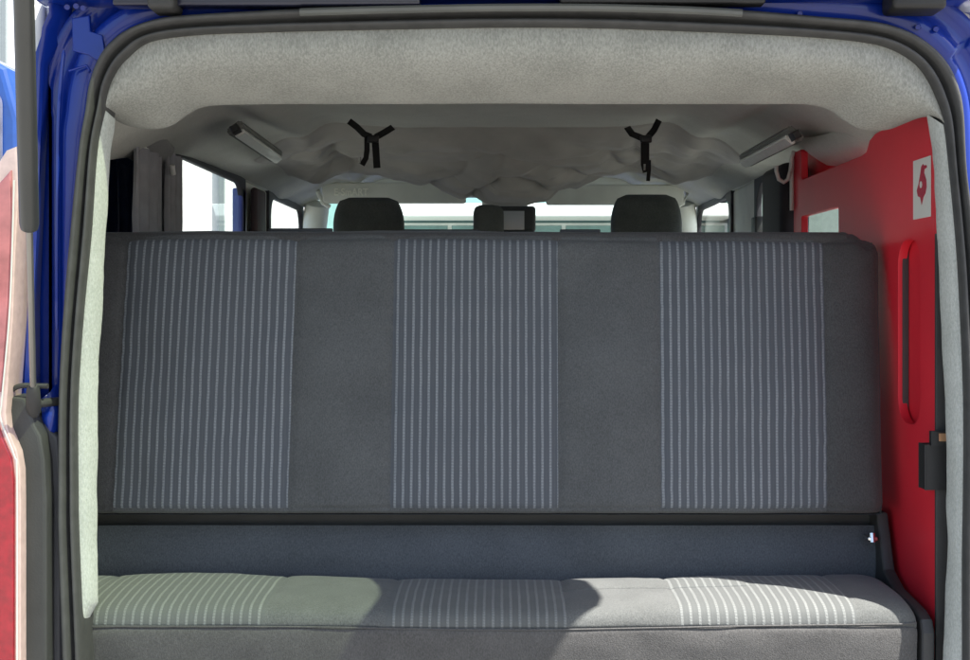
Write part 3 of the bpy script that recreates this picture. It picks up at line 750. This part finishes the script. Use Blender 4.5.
b = B(); b.box((XC - .001, 1.984, .5), (XC + .019, 1.991, 1.56), .001); b.build('edge_band', M_dkgrey, cab)
lt = B(); lt.box(at(926, 446, 1.975), at(947, 489, 1.975) + Vector((0, .03, 0)), .002); lt.box(at(932, 432, 1.97), at(946, 446, 1.97) + Vector((0, .01, 0)), .001); lt.build('latch', M_black, cab)
b = B(); b.box(at(940, 434, 1.966), at(946, 441, 1.966) + Vector((0, .004, 0)), .0005); b.build('latch_screw', plain('brass_screw', (.6, .35, .2), .35, metal=.6), cab)
# hook
b = B(); b.tube([Vector((XC - .004, 2.935, z)) + Vector((dx, 0, 0)) for z, dx in ((1.815, 0.0), (1.80, -.004), (1.765, -.008), (1.745, -.014), (1.738, -.024), (1.745, -.036), (1.765, -.042), (1.778, -.042))], .0050, 10)
b.tube([(XC - .006, 2.945, 1.80), (XC - .006, 2.945, 1.67)], .005, 10)
hk = b.build('coat_hook', M_white); tag(hk, 'small white hook on the far top corner of the red board', 'hook')

# sticker on the cabinet: white card with a red pictogram
st = mk('sticker', *(lambda a: ([*a, *[p + Vector((.0012, 0, 0)) for p in a]], [(0, 1, 2, 3), (7, 6, 5, 4), (0, 4, 5, 1), (1, 5, 6, 2), (2, 6, 7, 3), (3, 7, 4, 0)]))(
    [Vector((XC - .0018, 2.092, 1.590)), Vector((XC - .0018, 2.008, 1.590)), Vector((XC - .0018, 2.008, 1.692)), Vector((XC - .0018, 2.092, 1.692))]), M_sticker, None, False)
tag(st, 'white sticker with red extinguisher pictogram near the red board top', 'sticker')
def sp(u, v): return (2.092 - .084 * u, 1.590 + .102 * v)          # u along towards camera, v up
b1 = [sp(.50, .86), sp(.60, .90), sp(.63, .95 - .08), sp(.80, .86), sp(.82, .82), sp(.68, .80), sp(.66, .74), sp(.78, .62), sp(.80, .50), sp(.74, .40), sp(.62, .34), sp(.52, .22), sp(.44, .35), sp(.30, .38), sp(.24, .48), sp(.34, .58), sp(.44, .74)]
plate('pictogram', [[(a, b_) for a, b_ in b1]], ('YZ', XC - .0026), .0005, M_stred, st)
plate('pictogram_dot', [[sp(.50 + .07 * math.cos(t * .785), .56 + .06 * math.sin(t * .785)) for t in range(8)]], ('YZ', XC - .0033), .0004, M_sticker, st)  # white dot printed on the red pictogram

# ------------------------------------------------------------------ cloth hung under the roof
def drape(x, t):
    y = 3.42 + .55 * t
    ax = abs(x - .02)
    low = crom_lookup(x)
    ed = min(1, max(0, (.70 - abs(x)) / .14)); ed = ed * ed * (3 - 2 * ed)
    z = roof_z(x, y) - .004 - .010 * min(1, t * 3) * ed - (roof_z(x, 3.95) - .012 - low) * (t ** .95) * ed
    f = .5 + .5 * t
    sw = .12 * noise.noise(Vector((x * 3, y * 3, 9))); r1 = noise.noise(Vector(((x + sw) * 4.6 + 2.0 + .8 * y, y * 4.2 - abs(x) * 3, 1.3))); r2 = noise.noise(Vector((x * 4.5 + sw * 8, y * 11 - 9 * x * x, 4.1)))
    k_ = f * ed * min(1, t * 5)
    z -= .12 * k_ * (min(abs(r1), .3) - .16) * (1 - .5 * max(0, (t - .7) / .3)) + .065 * k_ * (min(abs(r2), .3) - .15) * (1 - .7 * max(0, (t - .7) / .3))
    z += .0020 * fbm(x * 13, y * 11, 6, 3) * ed - .014 * ed * min(1, t * 8)
    return Vector((x, y, min(z, roof_z(x, y) - .002)))
HEM = [(-.78, 1.80), (-.66, 1.835), (-.52, 1.895), (-.42, 1.890), (-.34, 1.872), (-.22, 1.842), (-.10, 1.805), (0, 1.785), (.07, 1.785), (.14, 1.80), (.24, 1.84), (.34, 1.875), (.48, 1.89), (.60, 1.855), (.70, 1.82), (.78, 1.80)]
def crom_lookup(x):
    for (a, za), (b_, zb) in zip(HEM, HEM[1:]):
        if a <= x <= b_:
            t = (x - a) / (b_ - a); t = t * t * (3 - 2 * t); return za + (zb - za) * t
    return HEM[0][1] if x < 0 else HEM[-1][1]
rows = [[drape(-.70 + 1.40 * i / 200, j / 100) for i in range(201)] for j in range(101)]
rows.insert(0, [Vector((p.x, p.y - .012, roof_z(p.x, p.y) + .004)) for p in rows[0]])
rows.append([p + Vector((0, .02, .008)) for p in rows[-1]]); rows.append([Vector((p.x, 4.03, max(p.z + .02, roof_z(p.x, 4.03) - .01))) for p in rows[-2]])
cl = mk('ceiling_cloth', *grid(rows, True), M_cloth); tag(cl, 'crumpled grey brown cloth sagging under the van roof above the mirror', 'cloth')
# roll of white edge tape showing along the hem
b = B(); b.tube([Vector((x, 3.985, crom_lookup(x) - .006)) for x in [-.10 + .25 * i / 14 for i in range(15)]], .006, 8); tape = b.build('hem_tape', M_grey, cl)
tape.location = tuple(-Vector(cl.location)) if False else tape.location

# straps
def strap(cx, pts_l, pts_r, junc, drop, label):
    t_ = thing('strap', label, 'strap', at(junc[0], junc[1], 3.28), 'black straps hanging from the roof')
    Y = 3.12
    def ribbon(p, w_):
        P_ = [at(a, b_, Y + dy) for a, b_, dy in p]; vs = []; fs = []
        for i, q in enumerate(P_):
            d_ = (P_[min(i + 1, len(P_) - 1)] - P_[max(i - 1, 0)]).normalized(); s_ = d_.cross(Vector((0, 1, 0))).normalized() * w_
            for dy in (-.0015, .0015): vs += [q - s_ + Vector((0, dy, 0)), q + s_ + Vector((0, dy, 0))]
        for i in range(len(P_) - 1):
            a = i * 4; fs += [(a, a + 1, a + 5, a + 4), (a + 2, a + 6, a + 7, a + 3), (a, a + 4, a + 6, a + 2), (a + 1, a + 3, a + 7, a + 5)]
        fs += [(0, 2, 3, 1), (4 * len(P_) - 4, 4 * len(P_) - 3, 4 * len(P_) - 1, 4 * len(P_) - 2)]
        return vs, fs
    b = B(); b.add(*ribbon(pts_l, .0085)); b.add(*ribbon(pts_r, .0085)); b.build('webbing', M_web, t_, False)
    b = B()
    for dr in drop: b.add(*ribbon(dr[0], dr[1]))
    b.build('hanging_tail', M_web, t_, False)
    j = at(*junc, Y - .006); b = B(); b.box(j + Vector((-.015, -.006, -.010)), j + Vector((.015, .006, .010)), .004); b.build('buckle', M_black, t_)
    k = at(drop[0][0][-1][0], drop[0][0][-1][1] - 4, Y - .005); b = B(); b.tube([k + Vector((-.006, 0, -.006)), k + Vector((-.006, 0, .010))], .0035, 8); b.build('clasp', M_chrome, t_)
strap(0, [(349, 121, .05), (357, 127, .03), (364, 134, .0), (371, 137, 0)], [(393, 127, .05), (385, 132, .02), (376, 137, 0)], (373, 139),
      [([(367, 137, 0), (367, 150, 0), (366, 158, .0), (362, 165, .0)], .007), ([(375, 138, .003), (376, 152, .003), (377, 168, .003)], .009)], 'black buckled strap hanging under roof, nearer the left front seat')
strap(0, [(627, 127, .05), (632, 134, .02), (642, 138, 0)], [(659, 120, .06), (654, 130, .03), (648, 137, 0)], (646, 139),
      [([(645, 138, 0), (645, 150, 0), (645, 164, 0), (647, 172, 0)], .011), ([(649, 160, .003), (649, 170, .003), (648, 181, .003)], .005)], 'black buckled strap hanging under roof, nearer the right front seat')

# strip lamps on the ceiling sides
def strip_lamp(p0, y0, p1, y1, Xc, label):
    A_ = Vector((Xc, Xc * F / (p0 - CX), Z(y0, Xc * F / (p0 - CX)))); B_ = Vector((Xc, Xc * F / (p1 - CX), Z(y1, Xc * F / (p1 - CX))))
    t_ = thing('strip_lamp', label, 'lamp', (A_ + B_) / 2, 'strip lamps under the roof edges')
    s = -1 if Xc < 0 else 1
    up = Vector((s * .6, 0, .8))
    dv = (B_ - A_).normalized(); fn = Vector((-s * .55, -.45, -.70)); fn = (fn - dv * fn.dot(dv)).normalized(); wv_ = dv.cross(fn).normalized(); L_ = (B_ - A_).length
    def bar(c, hl, hw, ht, bev):
        bm = bmesh.new(); bmesh.ops.create_cube(bm, size=2)
        for v in bm.verts: v.co = Vector((v.co.x * hl, v.co.y * hw, v.co.z * ht))
        bmesh.ops.bevel(bm, geom=bm.edges[:], offset=bev, segments=3, affect='EDGES')
        for v in bm.verts: v.co = c + dv * v.co.x + wv_ * v.co.y + fn * v.co.z
        return B().bm(bm)
    mid = (A_ + B_) / 2
    bar(mid + fn * .006, L_ / 2, .013, .006, .003).build('diffuser', M_tube, t_)
    bar(mid - fn * .008, L_ / 2 + .012, .021, .009, .004).build('housing', M_housing, t_)
    near = A_ if A_.y < B_.y else B_; dr = (B_ - A_).normalized() * (1 if near is A_ else -1)
    b = B(); b.tube([near - dr * .045, near - dr * .04, near - dr * .012], [.009, .013, .013], 4); b.build('end_cap', M_dkgrey, t_)
strip_lamp(238, 131, 277, 158, -.62, 'tilted pale strip lamp on the left roof edge by the curtains')
strip_lamp(745, 162, 792, 137, .645, 'tilted pale strip lamp on the right roof edge by the red board')

# curtains over the left rear quarter
def curtain(y0, y1, z1, label, lean=0):
    rows = []
    n_ = 60
    for j in range(16):
        v = j / 15; z = 1.22 + (z1 - 1.22) * v
        rows.append([Vector((-.765 + .010 * math.sin(i / n_ * 6 * math.pi + .5 * math.sin(v * 2)) + .004 * fbm(i * .2, v * 3, y0), y0 + (y1 - y0) * i / n_ + lean * (v - .5) , z)) for i in range(n_ + 1)])
    rows2 = [[p + Vector((-.004, 0, 0)) for p in r_] for r_ in rows]
    vs, fs = grid(rows); v2, f2 = grid(rows2, True); n0 = len(vs)
    vs += v2; fs += [tuple(k + n0 for k in f) for f in f2]
    return tag(mk('curtain', vs, fs, M_curtain), label, 'curtain', 'curtains at the left side windows')
curtain(2.50, 2.705, 1.775, 'grey curtain on the left, next to the dark rear corner window')
curtain(2.735, 2.875, 1.79, 'grey curtain on the left, next to the bright side window')
b = B(); b.tube([(-.78, 2.34, 1.80), (-.765, 2.60, 1.775)], .005, 8); rod = b.build('curtain_rail', M_grey); tag(rod, 'thin pale curtain rail above the dark rear corner window', 'curtain rail')
b = B(); b.tube([(-.742, 2.715, 1.755), (-.742, 2.725, 1.735)], .006, 8); bt = b.build('curtain_hook', M_white); tag(bt, 'tiny bright hook between the two grey curtains', 'hook')
# belt guide on the right pillar
b = B(); b.box((.762, 3.58, 1.62), (.79, 3.64, 1.70), .004, rot=None); b.build('belt_guide', M_black, van)
b = B(); b.box((.70, 2.99, 1.2), (.775, 3.22, 1.795), .02); b.build('dark_window_block', plain('dark_window_fill', (.012, .010, .016), .7), van)  # dark block standing in for a blackish side window
